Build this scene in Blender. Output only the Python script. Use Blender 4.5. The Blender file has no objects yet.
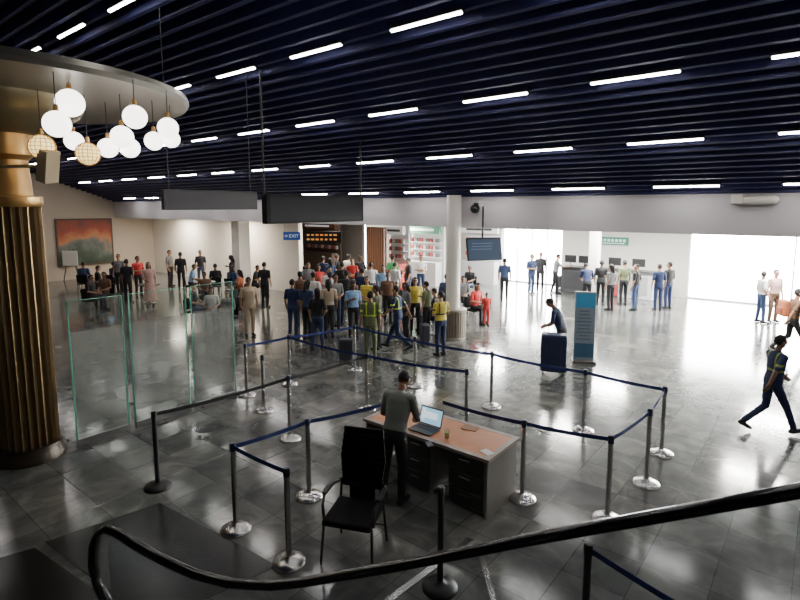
import bpy, math, random
import numpy as np
from mathutils import Vector, Matrix, Euler
random.seed(7)
scene=bpy.context.scene
col=scene.collection
# ---------------- camera / survey helpers ----------------
H=3.7; F=530.0; PIT=math.radians(7); YAW=math.radians(38.8); YC=272.0
cp,sp=math.cos(PIT),math.sin(PIT)
RX,RY=math.cos(YAW),math.sin(YAW)
def LW(xr,d,z=0): return Vector((RX*xr-RY*d, RY*xr+RX*d, z))
def ray(x,y):
    r=(x-400)/F; a=(YC-y)/F
    return r, cp+a*sp, -sp+a*cp
def G(x,y,z=0.0):
    r,f,v=ray(x,y); t=(z-H)/v
    return LW(r*t,f*t,z)
def PD(x,y,d):
    r,f,v=ray(x,y); t=d/f
    return LW(r*t,d,H+v*t)
def PY(x,y,Y):
    r,f,v=ray(x,y); p=LW(r,f,v); t=Y/p.y
    return Vector((p.x*t,Y,H+v*t))
def PX(x,y,X):
    r,f,v=ray(x,y); p=LW(r,f,v); t=X/p.x
    return Vector((X,p.y*t,H+v*t))
def ceil_z(Y): return H+4.79-0.355*Y
cam_d=bpy.data.cameras.new("camera"); cam=bpy.data.objects.new("camera",cam_d); col.objects.link(cam)
cam.location=(0,0,H); cam.rotation_euler=(math.radians(90)-PIT,0,YAW)
cam_d.sensor_width=36; cam_d.lens=F/800*36; cam_d.shift_y=-(300-YC)/800; cam_d.clip_start=0.05; cam_d.clip_end=300
scene.camera=cam
# ---------------- materials ----------------
MC={}
def mat(name,c=(.5,.5,.5),rough=.5,metal=0.0,emi=0.0,ec=None,noise=0.0,nscale=8,trans=0.0,alpha=1.0,spec=None):
    if name in MC: return MC[name]
    m=bpy.data.materials.new(name); m.use_nodes=True
    nt=m.node_tree; b=nt.nodes["Principled BSDF"]
    b.inputs["Base Color"].default_value=(*c,1); b.inputs["Roughness"].default_value=rough
    b.inputs["Metallic"].default_value=metal
    if spec is not None: b.inputs["Specular IOR Level"].default_value=spec
    if emi>0:
        b.inputs["Emission Color"].default_value=(*(ec or c),1); b.inputs["Emission Strength"].default_value=emi
    if trans: b.inputs["Transmission Weight"].default_value=trans
    if alpha<1: b.inputs["Alpha"].default_value=alpha
    if noise>0:
        tc=nt.nodes.new("ShaderNodeTexCoord"); n=nt.nodes.new("ShaderNodeTexNoise"); n.inputs["Scale"].default_value=nscale
        n.inputs["Detail"].default_value=5
        mr=nt.nodes.new("ShaderNodeMapRange"); mr.inputs["To Min"].default_value=1-noise; mr.inputs["To Max"].default_value=1+noise
        mx=nt.nodes.new("ShaderNodeMix"); mx.data_type='RGBA'; mx.blend_type='MULTIPLY'; mx.inputs[0].default_value=1
        mx.inputs[6].default_value=(*c,1)
        nt.links.new(tc.outputs["Object"],n.inputs["Vector"]); nt.links.new(n.outputs["Fac"],mr.inputs["Value"])
        nt.links.new(mr.outputs[0],mx.inputs[7]); nt.links.new(mx.outputs[2],b.inputs["Base Color"])
    MC[name]=m; return m
def colmat(kind,c):
    return mat("%s_%02x%02x%02x"%(kind,*[int(v*255) for v in c]),c,rough=.8 if kind!='skin' else .55,noise=.15 if kind!='skin' else 0,nscale=9)
WHITE=mat("white_paint",(.84,.80,.73),.6,noise=.04,nscale=2)
BLACK=mat("black_plastic",(.010,.010,.012),.45)
CHROME=mat("brushed_chrome",(.58,.57,.56),.24,1.0)
NAVYBELT=mat("navy_webbing",(.010,.026,.16),.7)
BLACKBELT=mat("black_webbing",(.01,.01,.014),.7)
GLASSEDGE=mat("green_glass_edge",(.10,.36,.26),.15)
STRIP=mat("strip_light_emission",(1,1,1),.5,emi=60,ec=(1.0,.95,.91))
# floor material
def floor_mat():
    m=bpy.data.materials.new("polished_marble_tile"); m.use_nodes=True; nt=m.node_tree; b=nt.nodes["Principled BSDF"]
    L=nt.links.new
    tc=nt.nodes.new("ShaderNodeTexCoord")
    br=nt.nodes.new("ShaderNodeTexBrick"); br.offset=0; br.squash=1
    br.inputs["Scale"].default_value=1; br.inputs["Brick Width"].default_value=.62; br.inputs["Row Height"].default_value=.62
    br.inputs["Mortar Size"].default_value=.004; br.inputs["Color1"].default_value=(.080,.086,.086,1); br.inputs["Color2"].default_value=(.155,.158,.146,1)
    br.inputs["Mortar"].default_value=(.045,.046,.045,1); br.inputs["Bias"].default_value=-.1
    n=nt.nodes.new("ShaderNodeTexNoise"); n.inputs["Scale"].default_value=1.9; n.inputs["Detail"].default_value=10; n.inputs["Roughness"].default_value=.58; n.inputs["Distortion"].default_value=1.1
    cr=nt.nodes.new("ShaderNodeValToRGB"); cr.color_ramp.elements[0].position=.34; cr.color_ramp.elements[0].color=(.66,.66,.68,1)
    cr.color_ramp.elements[1].position=.70; cr.color_ramp.elements[1].color=(1.75,1.7,1.58,1)
    k=cr.color_ramp.elements.new(.52); k.color=(1.0,1.0,.98,1)
    mx=nt.nodes.new("ShaderNodeMix"); mx.data_type='RGBA'; mx.blend_type='MULTIPLY'; mx.inputs[0].default_value=1
    L(tc.outputs["Object"],br.inputs["Vector"]); L(tc.outputs["Object"],n.inputs["Vector"]); L(n.outputs["Fac"],cr.inputs[0])
    L(br.outputs["Color"],mx.inputs[6]); L(cr.outputs[0],mx.inputs[7]); L(mx.outputs[2],b.inputs["Base Color"])
    n2=nt.nodes.new("ShaderNodeTexNoise"); n2.inputs["Scale"].default_value=3
    mr=nt.nodes.new("ShaderNodeMapRange"); mr.inputs["To Min"].default_value=.09; mr.inputs["To Max"].default_value=.19
    L(tc.outputs["Object"],n2.inputs["Vector"]); L(n2.outputs["Fac"],mr.inputs["Value"]); L(mr.outputs[0],b.inputs["Roughness"])
    b.inputs["Specular IOR Level"].default_value=.8
    return m
FLOOR=floor_mat()
def thin_glass(name,tint,fac,rough=.05):
    m=bpy.data.materials.new(name); m.use_nodes=True; nt=m.node_tree
    for n in list(nt.nodes):
        if n.type=='BSDF_PRINCIPLED': nt.nodes.remove(n)
    out=[n for n in nt.nodes if n.type=='OUTPUT_MATERIAL'][0]
    t=nt.nodes.new("ShaderNodeBsdfTransparent"); t.inputs[0].default_value=(*tint,1)
    g=nt.nodes.new("ShaderNodeBsdfGlossy"); g.inputs["Roughness"].default_value=rough
    x=nt.nodes.new("ShaderNodeMixShader"); x.inputs[0].default_value=fac
    nt.links.new(t.outputs[0],x.inputs[1]); nt.links.new(g.outputs[0],x.inputs[2]); nt.links.new(x.outputs[0],out.inputs[0])
    return m
CLEAR=thin_glass("clear_glass",(.93,.97,.95),.07)
def frosted():
    m=bpy.data.materials.new("frosted_film"); m.use_nodes=True; nt=m.node_tree
    b=nt.nodes["Principled BSDF"]; b.inputs["Base Color"].default_value=(.27,.28,.26,1); b.inputs["Roughness"].default_value=.5
    b.inputs["Alpha"].default_value=.42
    return m
FROST=frosted()
# ---------------- mesh builder ----------------
class MB:
    def __init__(s): s.v=[]; s.f=[]; s.m=[]; s.k=0
    def add(s,vs,fs):
        o=len(s.v); s.v+= [tuple(v) for v in vs]; s.f+=[tuple(i+o for i in f) for f in fs]; s.m+=[s.k]*len(fs); return s
    def box(s,c,d,rz=0,M=None):
        R=M or Matrix.Rotation(rz,3,'Z'); c=Vector(c)
        vs=[c+R@Vector((x*d[0]/2,y*d[1]/2,z*d[2]/2)) for x in(-1,1) for y in(-1,1) for z in(-1,1)]
        return s.add(vs,[(0,1,3,2),(4,6,7,5),(0,4,5,1),(2,3,7,6),(0,2,6,4),(1,5,7,3)])
    def cyl(s,a,b,ra,rb=None,n=16,cap=0):
        a=Vector(a); b=Vector(b); rb=ra if rb is None else rb
        ax=(b-a); L=ax.length; ax=ax.normalized() if L>1e-9 else Vector((0,0,1))
        u=ax.orthogonal().normalized(); w=ax.cross(u)
        prof=[]
        if cap:
            for i in range(cap,0,-1):
                t=i/cap*math.pi/2; prof.append((-math.sin(t)*ra, max(math.cos(t),.05)*ra))
        prof.append((0,ra)); prof.append((L,rb))
        if cap:
            for i in range(1,cap+1):
                t=i/cap*math.pi/2; prof.append((L+math.sin(t)*rb, max(math.cos(t),.05)*rb))
        vs=[];fs=[]
        for h,r in prof:
            for i in range(n):
                t=2*math.pi*i/n; vs.append(a+ax*h+(u*math.cos(t)+w*math.sin(t))*r)
        for j in range(len(prof)-1):
            for i in range(n):
                k=(i+1)%n; fs.append((j*n+i,j*n+k,(j+1)*n+k,(j+1)*n+i))
        fs.append(tuple(range(n-1,-1,-1))); fs.append(tuple((len(prof)-1)*n+i for i in range(n)))
        return s.add(vs,fs)
    def lathe(s,prof,c=(0,0,0),n=32,flute=0,fa=0.0):
        c=Vector(c); vs=[];fs=[]
        for r,z in prof:
            for i in range(n):
                t=2*math.pi*i/n; rr=r-(fa*abs(math.sin(flute*t/2)) if flute else 0)
                vs.append(c+Vector((rr*math.cos(t),rr*math.sin(t),z)))
        for j in range(len(prof)-1):
            for i in range(n):
                k=(i+1)%n; fs.append((j*n+i,j*n+k,(j+1)*n+k,(j+1)*n+i))
        fs.append(tuple(range(n-1,-1,-1))); fs.append(tuple((len(prof)-1)*n+i for i in range(n)))
        return s.add(vs,fs)
    def tube(s,pts,r,n=10,ry=None):
        pts=[Vector(p) for p in pts]; vs=[];fs=[]; ry=ry or r
        pu=None
        for i,p in enumerate(pts):
            t=(pts[min(i+1,len(pts)-1)]-pts[max(i-1,0)]).normalized()
            if pu is None: u=t.orthogonal().normalized() if abs(t.z)>.95 else t.cross(Vector((0,0,1))).normalized()
            else: u=(pu-t*pu.dot(t)).normalized()
            pu=u; w=u.cross(t)
            for k in range(n):
                a=2*math.pi*k/n; vs.append(p+u*math.cos(a)*r+w*math.sin(a)*ry)
        for j in range(len(pts)-1):
            for i in range(n):
                k=(i+1)%n; fs.append((j*n+i,j*n+k,(j+1)*n+k,(j+1)*n+i))
        fs.append(tuple(range(n-1,-1,-1))); fs.append(tuple((len(pts)-1)*n+i for i in range(n)))
        return s.add(vs,fs)
    def ell(s,c,r,R=None,n=16,m=10):
        c=Vector(c); R=R or Matrix.Identity(3); vs=[];fs=[]
        for j in range(m+1):
            p=math.pi*(j+.02 if j==0 else (j-.02 if j==m else j))/m
            for i in range(n):
                t=2*math.pi*i/n
                vs.append(c+R@Vector((r[0]*math.sin(p)*math.cos(t),r[1]*math.sin(p)*math.sin(t),-r[2]*math.cos(p))))
        for j in range(m):
            for i in range(n):
                k=(i+1)%n; fs.append((j*n+i,j*n+k,(j+1)*n+k,(j+1)*n+i))
        fs.append(tuple(range(n-1,-1,-1))); fs.append(tuple(m*n+i for i in range(n)))
        return s.add(vs,fs)
    def obj(s,name,mats,parent=None,loc=None,rz=0,bevel=0,smooth=False):
        me=bpy.data.meshes.new(name); me.from_pydata(s.v,[],s.f)
        if not isinstance(mats,(list,tuple)): mats=[mats]
        for m in mats: me.materials.append(m)
        me.polygons.foreach_set("material_index",s.m)
        if smooth: me.polygons.foreach_set("use_smooth",[True]*len(me.polygons))
        me.update()
        o=bpy.data.objects.new(name,me); col.objects.link(o)
        if smooth:
            try: me.set_sharp_from_angle(angle=math.radians(40))
            except Exception: pass
        if bevel:
            b=o.modifiers.new("bevel",'BEVEL'); b.width=bevel; b.segments=2; b.limit_method='ANGLE'
        if parent: o.parent=parent
        if loc is not None: o.location=loc
        o.rotation_euler=(0,0,rz)
        return o
def meta(o,label,cat,group=None):
    o["label"]=label; o["category"]=cat
    if group: o["group"]=group
    return o
def thing(name,label,cat,loc=(0,0,0),rz=0,group=None):
    e=bpy.data.objects.new(name,None); e.empty_display_size=.2; col.objects.link(e); e.location=loc; e.rotation_euler=(0,0,rz)
    return meta(e,label,cat,group)
def clone(root,loc,rz=0,label=None):
    kids=[o for o in bpy.data.objects if o.parent==root]
    n=root.copy(); col.objects.link(n); n.location=loc; n.rotation_euler=(0,0,rz)
    if label: n["label"]=label
    for k in kids:
        c=k.copy(); col.objects.link(c); c.parent=n
        for kk in [o for o in bpy.data.objects if o.parent==k]:
            d=kk.copy(); col.objects.link(d); d.parent=c
    return n
def struct(o): o["kind"]="structure"; return o
# ---------------- room shell ----------------
YB=12.75; SOF=3.12; XL=-30.; XR=6.; YF=24.; YN=-5.
struct(MB().box(((XL+XR)/2,(YN+YF+14)/2-0,-.1),(XR-XL,YF+14-YN,.2)).obj("floor",FLOOR))
CEIL=mat("navy_ceiling",(.010,.013,.068),.6); SLAT=mat("navy_slat",(.014,.018,.105),.6)
c=MB()
y0,y1=YN,YB
def q(c,ya,yb,off,th):
    c.add([(XL,ya,ceil_z(ya)+off),(XR,ya,ceil_z(ya)+off),(XR,yb,ceil_z(yb)+off),(XL,yb,ceil_z(yb)+off),
           (XL,ya,ceil_z(ya)+off+th),(XR,ya,ceil_z(ya)+off+th),(XR,yb,ceil_z(yb)+off+th),(XL,yb,ceil_z(yb)+off+th)],
          [(0,3,2,1),(4,5,6,7),(0,1,5,4),(2,3,7,6),(1,2,6,5),(0,4,7,3)])
q(c,y0,y1,.24,.1)
c.k=1
Y=y0+.1; i=0
while Y<y1-.05:
    q(c,Y,Y+.05,0,.2); Y+=.2475
ceiling=struct(c.obj("ceiling",[CEIL,SLAT]))
struct(MB().box(((XL+XR)/2,YB+.12,(SOF+4.35)/2),(XR-XL,.24,4.35-SOF)).obj("trim_1",mat("bulkhead_paint",(.60,.58,.60),.6)))
struct(MB().box(((XL+XR)/2,(YB+YF)/2+.2,SOF+.1),(XR-XL,YF-YB,.2)).obj("ceiling_back_zone",mat("soffit_white",(.8,.8,.8),.7))).name="ceiling.001"
struct(MB().box((XL-.1,(YN+YF)/2,5),(.2,YF-YN,11)).obj("wall_left",mat("end_wall_paint",(.50,.43,.35),.7)))
struct(MB().box((XR+.1,(YN+YF)/2,5),(.2,YF-YN,11)).obj("wall_right",mat("side_wall_paint",(.5,.48,.46),.7)))
struct(MB().box(((XL+XR)/2,YN-.1,5),(XR-XL,.2,11.5)).obj("wall_back",mat("dark_wall",(.10,.10,.10),.7)))
struct(MB().box(((XL-17.4)/2,14.9,SOF/2),(XL*-1-17.4,.2,SOF)).obj("wall_front_white",WHITE)).name="wall_north"
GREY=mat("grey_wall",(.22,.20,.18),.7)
def yspan(xa,xb,Yp): return PY(xa,250,Yp).x,PY(xb,250,Yp).x
far=MB()
def farbox(Xa,Xb,z0,z1,Yp=YF): far.box(((Xa+Xb)/2,Yp+.1,(z0+z1)/2),(abs(Xb-Xa),.2,z1-z0))
xd0,xd1=yspan(503,562,YF)[0],yspan(503,562,YF)[1]
xw=PY(690,250,YF).x
farbox(-22,xd0,0,SOF); farbox(xd0,xd1,2.75,SOF); farbox(xd1,xw,0,SOF); farbox(xw,XR,3.0,SOF)
struct(far.obj("wall_far",WHITE))
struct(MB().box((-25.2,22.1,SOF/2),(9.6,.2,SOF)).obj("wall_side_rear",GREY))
def glazing(n,Xa,Xb,z1,bays):
    w=MB(); w.k=0
    for i in range(bays+1):
        X=Xa+(Xb-Xa)*i/bays; w.box((X,YF+.1,z1/2),(.05,.1,z1))
    w.box(((Xa+Xb)/2,YF+.1,z1-.04),(Xb-Xa,.1,.08)); w.box(((Xa+Xb)/2,YF+.1,.03),(Xb-Xa,.1,.06))
    w.k=1; w.add([(Xa,YF+.1,0),(Xb,YF+.1,0),(Xb,YF+.1,z1),(Xa,YF+.1,z1)],[(0,1,2,3)])
    struct(w.obj("window_%d"%n,[mat("aluminium_frame",(.8,.8,.8),.4,.2),CLEAR]))
glazing(1,xd0,xd1,2.75,4); glazing(2,xw,XR,3.0,3)
W=mat("dark_wood_panel",(.09,.05,.03),.5,noise=.3)
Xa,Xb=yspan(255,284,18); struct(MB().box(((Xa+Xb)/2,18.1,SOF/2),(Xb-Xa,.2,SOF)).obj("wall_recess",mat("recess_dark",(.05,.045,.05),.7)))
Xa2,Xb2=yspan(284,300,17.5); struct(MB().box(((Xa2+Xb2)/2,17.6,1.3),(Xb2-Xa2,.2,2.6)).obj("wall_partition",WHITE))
def wcol(x,Yp,w,base=True,rnd=False,r=.2):
    X=PY(x,250,Yp).x
    m=MB()
    if rnd: m.lathe([(r+.03,0),(r+.03,.1),(r,.12),(r,SOF+.9)],n=32)
    else: m.box((0,0,SOF/2),(w,w,SOF)); m.box((0,0,.06),(w+.04,w+.04,.12))
    o=m.obj("column",WHITE,loc=(X,Yp,0),smooth=rnd)
    meta(o,"white painted %s supporting the ceiling bulkhead"%("round column" if rnd else "square column"),"column"); return o
wcol(126,13.6,1.2); wcol(241,13.6,.55); wcol(595,20.8,.35)
colm=wcol(453.5,12.5,.4,rnd=True,r=.2)
pl=MB(); X=colm.location.x
pl.k=0
for i in range(28):
    t=2*math.pi*i/28; pl.box((.36*math.cos(t),.36*math.sin(t),.42),(.03,.06,.78),rz=t)
pl.k=1; pl.lathe([(.335,.02),(.335,.8)],n=28); pl.k=2; pl.lathe([(.39,.78),(.4,.83),(.3,.85)],n=28); pl.lathe([(.38,0),(.38,.05),(.3,.06)],n=28)
meta(pl.obj("column_guard",[mat("bronze_slat",(.22,.18,.14),.5,.3),mat("guard_core",(.05,.05,.05),.7),mat("guard_ring",(.3,.28,.25),.4,.5)],loc=(X,12.5,0)),"round slatted bronze guard wrapped around white column base","column guard")
# ---------------- ceiling lights ----------------
lm=MB(); lm.k=0; lm.box((0,0,.035),(1.24,.08,.05)); lm.k=1; lm.box((0,0,.003),(1.2,.045,.014))
L0=lm.obj("linear_ceiling_light",[BLACK,STRIP]); first=True
for r_ in range(-1,4):
    for n_ in range(-11,4):
        Yp=6.2+1.99*r_-.0; Xp=-4.55+2.23*n_
        if Xp<XL+1 or Xp>XR-1 or Yp>YB-.2: continue
        if first: o=L0; first=False
        else: o=L0.copy(); col.objects.link(o)
        o.location=(Xp,Yp,ceil_z(Yp)-.06); o.rotation_euler=(-math.atan(.355),0,0)
        meta(o,"slim white linear light mounted between navy ceiling slats","light","linear lights in the slatted ceiling")
# ---------------- gold fluted column with canopy ----------------
cb=G(32,455); 
BRZ=mat("bronze_fluted",(.17,.11,.05),.38,.7,noise=.2,nscale=3); GOLD=mat("gold_band",(.48,.28,.10),.35,.7)
root=thing("fluted_column","bronze fluted column with gold capital and dark base beside glass partition","column",loc=(cb.x,cb.y,0))
MB().lathe([(.46,0),(.46,.06),(.42,.12),(.41,.22)],n=40).obj("base",mat("dark_bronze",(.04,.03,.022),.4,.6),root,smooth=True)
MB().lathe([(.375,.2),(.375,3.72)],n=120,flute=24,fa=.05).obj("shaft",BRZ,root,smooth=True)
MB().lathe([(.37,3.7),(.40,3.74),(.40,3.84),(.29,3.86),(.26,4.35),(.34,4.42),(.34,4.75)],n=40).obj("capital",GOLD,root,smooth=True)
STEEL=mat("canopy_metal",(.29,.28,.25),.33,.75,noise=.12,nscale=1.5)
hz=H+1.5; KR=.93
canopy=thing("round_canopy","large round brushed metal canopy disc around column top","canopy",loc=(cb.x,cb.y,0))
MB().lathe([(r*KR if r>1 else r,z) for r,z in [(.3,hz-.02),(1.3,hz-.02),(1.35,hz-.04),(2.45,hz+.02),(2.58,hz+.0),(2.62,hz+.06),(2.6,hz+.13),(2.3,hz+.2),(.3,hz+.3)]],n=96).obj("disc",STEEL,canopy,smooth=True)
MB().lathe([(.3,hz-.5),(.55,hz-.48),(.95,hz-.2),(1.02,hz-.02),(.3,hz)],n=64).obj("hub",mat("hub_olive",(.18,.15,.09),.4,.6),canopy,smooth=True)
MB().lathe([(.3,hz+.25),(.9,hz+.27),(.9,hz+.42),(.3,hz+.44)],n=48).obj("top_ring",BLACK,canopy,smooth=True)
GLOBE=mat("opal_globe",(1,1,1),.3,emi=5,ec=(1,.95,.88)); AMB=mat("amber_lattice_globe",(.9,.7,.3),.3,emi=2.2,ec=(1,.75,.30))
def pendant(x,y,rp,d,amber=False):
    p=PD(x,y,d); r=rp*d/F*.93
    e=thing("pendant_lamp","%s globe pendant lamp hanging from round canopy"%("amber lattice glass" if amber else "glowing white opal"),"lamp",loc=(p.x,p.y,0),group="globe pendants under the canopy")
    if amber:
        m=MB(); m.k=0; m.ell((0,0,p.z),(r*.93,r*.93,r*.93)); m.k=1
        for i in range(8):
            a=math.pi*i/8
            m.tube([(r*math.cos(t)*math.cos(a),r*math.cos(t)*math.sin(a),p.z+r*math.sin(t)) for t in [2*math.pi*k/24 for k in range(25)]],.004,n=5)
        for zz in(-.6,-.3,0,.3,.6):
            rr=r*math.sqrt(1-zz*zz); m.tube([(rr*math.cos(t),rr*math.sin(t),p.z+r*zz) for t in [2*math.pi*k/24 for k in range(25)]],.004,n=5)
        m.obj("lamp_shade",[AMB,GOLD],e,smooth=True)
    else: MB().ell((0,0,p.z),(r,r,r),n=24,m=14).obj("lamp_shade",GLOBE,e,smooth=True)
    MB().cyl((0,0,p.z+r*.92),(0,0,p.z+r+.07),.03,.025).obj("lamp_socket",GOLD,e)
    MB().cyl((0,0,p.z+r+.06),(0,0,hz+.02),.006,n=6).obj("cord",BLACK,e)
for a in [(70,103,14,6.6),(57,124,13.5,6.2),(135,117,12,6.6),(122,137,11.5,7.3),(130,148,10,8.0),(74,141,9.5,8.4),(108,148,10,7.7),(168,128,10.5,7.2),(154,141,9.5,7.8),(171,139,9,8.2)]:
    pendant(*a)
pendant(42,147,13,6.9,True); pendant(88,154,12,7.2,True)
sp_=PD(48,166,6.9); m=MB(); m.box((0,0,0),(.16,.2,.42),rz=.4,M=Matrix.Rotation(.35,3,'Y')@Matrix.Rotation(.4,3,'Z'))
m.cyl((-.05,-.05,0),(-.6,-.35,0),.025,n=8)
meta(m.obj("loudspeaker",mat("beige_plastic",(.42,.33,.20),.5),loc=sp_,bevel=.02),"beige wall loudspeaker bracketed to the column capital","loudspeaker")
# ---------------- glass partition ----------------
gp=[(G(58,445)),(G(131,430)),(G(137,428)),(G(193,411)),(G(199,410)),(G(240,397))]
for i in range(3):
    a,b=gp[2*i],gp[2*i+1]; xm=-8.85
    a=Vector((xm,a.y,0)); b=Vector((xm,b.y,0)); hgt=2.2
    if i==0: a.y=cb.y+.55
    e=thing("glass_partition","frosted band glass partition panel with green edges and steel foot","partition",loc=(xm,(a.y+b.y)/2,0),group="glass partition panels")
    w=b.y-a.y
    m=MB(); m.box((0,0,.08+hgt/2),(.012,w-.01,hgt)); m.obj("glass_pane",CLEAR,e)
    m=MB(); m.box((.009,0,.25+.8),(.003,w-.03,1.5)); m.obj("frosted_film",FROST,e)
    m=MB()
    for s_ in(-1,1): m.box((0,s_*(w/2-.004),.08+hgt/2),(.018,.022,hgt))
    m.box((0,0,.08+hgt),(.016,w,.01)); m.obj("glass_edge",GLASSEDGE,e)
    MB().box((0,0,.05),(.06,w,.1)).obj("foot_channel",mat("dull_steel",(.2,.2,.2),.4,.8),e)
# ---------------- hanging signs ----------------
SCR=mat("dark_screen",(.008,.008,.012),.6,spec=.2); GREYP=mat("sign_grey",(.035,.032,.038),.5)
e=thing("hanging_display_board","wide black flight display board hung from ceiling on poles","display board",loc=(-8.55,7.8,0))
MB().box((0,0,3.66),(.16,2.75,.58)).obj("housing",mat("matte_black",(.006,.006,.008),.7,spec=.2),e,bevel=.01)
MB().box((.084,0,3.66),(.006,2.6,.48)).obj("screen",SCR,e)
for yy in(-1.37,1.37): MB().cyl((0,yy,3.9),(0,yy,ceil_z(7.8+yy)+.05),.022,n=8).obj("pole",BLACK,e)
e=thing("hanging_sign_panel","long grey blank hanging sign panel on thin rods","sign",loc=(-8.6,5.35,0))
MB().box((0,0,3.82),(.1,1.85,.34)).obj("panel",GREYP,e,bevel=.01)
for yy in(-.8,.8): MB().cyl((0,yy,3.95),(0,yy,ceil_z(5.35+yy)+.05),.008,n=6).obj("rod",BLACK,e)
# ---------------- stanchions ----------------
def make_st(dark):
    e=thing("stanchion","","stanchion")
    body=BLACK if dark else CHROME
    MB().lathe([(.175,0),(.175,.012),(.165,.03),(.10,.055),(.045,.07),(.034,.085)],n=36).obj("base",body,e,smooth=True)
    MB().cyl((0,0,.07),(0,0,.98),.031,n=20).obj("post",body,e,smooth=True)
    MB().lathe([(.034,.96),(.036,.97),(.036,1.04),(.03,1.055),(.01,1.058)],n=20).obj("belt_head",BLACK if dark else mat("dark_navy_plastic",(.012,.016,.05),.4),e,smooth=True)
    return e
stc=make_st(False); std=make_st(True); used={False:False,True:False}
ST={}
def stanchion(key,x,y,dark=False):
    src=std if dark else stc; p=G(x,y)
    if not used[dark]: used[dark]=True; o=src; o.location=p
    else: o=clone(src,p)
    meta(o,"black belt barrier post with flat round base" if dark else "chrome belt barrier post with domed round base","stanchion","queue barrier posts")
    ST[key]=o; return o
for k,x,y in [('a',236,530),('b',289,563),('c',309,497),('d',290,439),('e',290,384),('f',264,411),('g',247,395),('h',355,370),('i',367,409),('j',491,407),('k',583,431),('l',661,454),('m',646,484),('n',607,520),('o',522,499),('p',466,430),('q',415,386)]:
    stanchion(k,x,y)
stanchion('z',158,487,True); stanchion('y',440,588,True); stanchion('x',583,664,True)
def belt(a,b,dark=False,endpt=None):
    A=ST[a].location; B=ST[b].location if b else endpt
    d=(B-A); L=d.length; u=d.normalized(); m=MB(); pts=[]
    N=10; vs=[];fs=[]
    nrm=Vector((-u.y,u.x,0))*.0015
    for i in range(N+1):
        t=i/N; sag=.035*L/2.5*4*t*(1-t)
        p=u*(.034+t*(L-.068))
        for s1 in(1,-1):
            for zz in(1.03,.98): vs.append((p.x+nrm.x*s1,p.y+nrm.y*s1,zz-sag))
    for i in range(N):
        o=i*4; fs+= [(o,o+1,o+5,o+4),(o+2,o+6,o+7,o+3),(o,o+4,o+6,o+2),(o+1,o+3,o+7,o+5)]
    m.add(vs,fs); m.obj("belt",BLACKBELT if dark else NAVYBELT,ST[a])
for a,b in [('a','b'),('a','c'),('g','e'),('e','i'),('i','p'),('h','j'),('j','k'),('k','l'),('l','m'),('m','n'),('n','o'),('h','e'),]:
    belt(a,b)
belt('z','d',True); belt('d','i',True)
belt('c',None,endpt=G(385,473)); belt('o',None,endpt=G(440,470)); 
belt('x',None,endpt=G(740,790))
# ---------------- desk ----------------
DX0,DX1,DY0,DY1=-4.86,-2.87,5.22,6.03
WOODT=mat("orange_wood_top",(.52,.19,.065),.4,noise=.25,nscale=5); LAM=mat("grey_laminate",(.15,.14,.13),.5); DKF=mat("desk_dark_panel",(.045,.042,.04),.5)
dcx,dcy=(DX0+DX1)/2,(DY0+DY1)/2; dl,dw=DX1-DX0,DY1-DY0
e=thing("office_desk","long wooden-topped grey office desk inside queue barriers","desk",loc=(dcx,dcy,0))
MB().box((0,0,.745),(dl-.14,dw-.14,.03)).obj("wooden_inlay",WOODT,e)
m=MB()
for s_ in(-1,1): m.box((0,s_*(dw/2-.035),.742),(dl,.07,.04)); m.box((s_*(dl/2-.035),0,.742),(.07,dw-.14,.04))
m.obj("top_edge",mat("desk_edge",(.33,.27,.23),.4),e)
MB().box((dl/2-.05,0,.36),(.04,dw-.06,.72)).obj("side_panel",LAM,e); MB().box((-dl/2+.05,0,.36),(.04,dw-.06,.72)).obj("side_panel",LAM,e)
MB().box((0,dw/2-.06,.42),(dl-.14,.03,.6)).obj("back_panel",DKF,e)
for sx,wd in((dl/2-.34,.5),(-dl/2+.9,.45)):
    ped=MB().box((sx,-.05,.38),(wd,.6,.68)).obj("drawer_unit",LAM,e)
    for k in range(3):
        dr=MB().box((sx,-.36,.16+.225*k),(wd-.03,.02,.205)).obj("drawer",DKF,e,bevel=.004)
        MB().box((sx,-.38,.2+.225*k),(.14,.02,.015)).obj("handle",CHROME,dr)
def lap(loc,rz):
    e=thing("laptop","open black laptop with bright screen on wooden desk","laptop",loc=loc,rz=rz)
    MB().box((0,0,.01),(.36,.25,.018)).obj("keyboard_base",BLACK,e,bevel=.004)
    R=Matrix.Rotation(math.radians(-18),3,'X')
    MB().box((0,.165,.135),(.36,.01,.24),M=R).obj("lid",BLACK,e)
    m=MB(); m.k=0; m.box((0,.158,.137),(.335,.004,.205),M=R); m.k=1
    m.box((0,.1545,.15),(.2,.002,.08),M=R); m.box((-.12,.154,.15),(.05,.002,.15),M=R)
    m.obj("screen",[mat("laptop_screen",(.2,.35,.45),.3,emi=1.2,ec=(.30,.55,.72)),mat("screen_blocks",(.7,.8,.85),.3,emi=1.3)],e)
    m=MB()
    for i in range(12):
        for j in range(4): m.box((-.15+i*.027,-.0+j*.025,.021),(.022,.02,.004))
    m.obj("key",mat("keycap",(.04,.04,.045),.5),e)["kind"]="stuff"
lp=G(428,430,.77); lap((lp.x-.05,lp.y-.02,.7635),0)
p=G(447,438,.765); e=thing("drinking_glass","clear tumbler with pale drink on desk","glass",loc=(p.x,p.y,.763))
MB().lathe([(.03,0),(.038,.11),(.036,.11),(.028,.008)],n=20).obj("cup",CLEAR,e,smooth=True); MB().lathe([(.027,.008),(.034,.08)],n=20).obj("drink",mat("pale_drink",(.5,.5,.2),.2),e)
p=G(470,428,.765); meta(MB().box((0,0,.003),(.21,.15,.006),rz=.2).obj("notebook",mat("kraft_paper",(.35,.2,.12),.8),loc=(p.x,p.y,.762)),"small brown notebook lying on desk","notebook")
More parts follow.
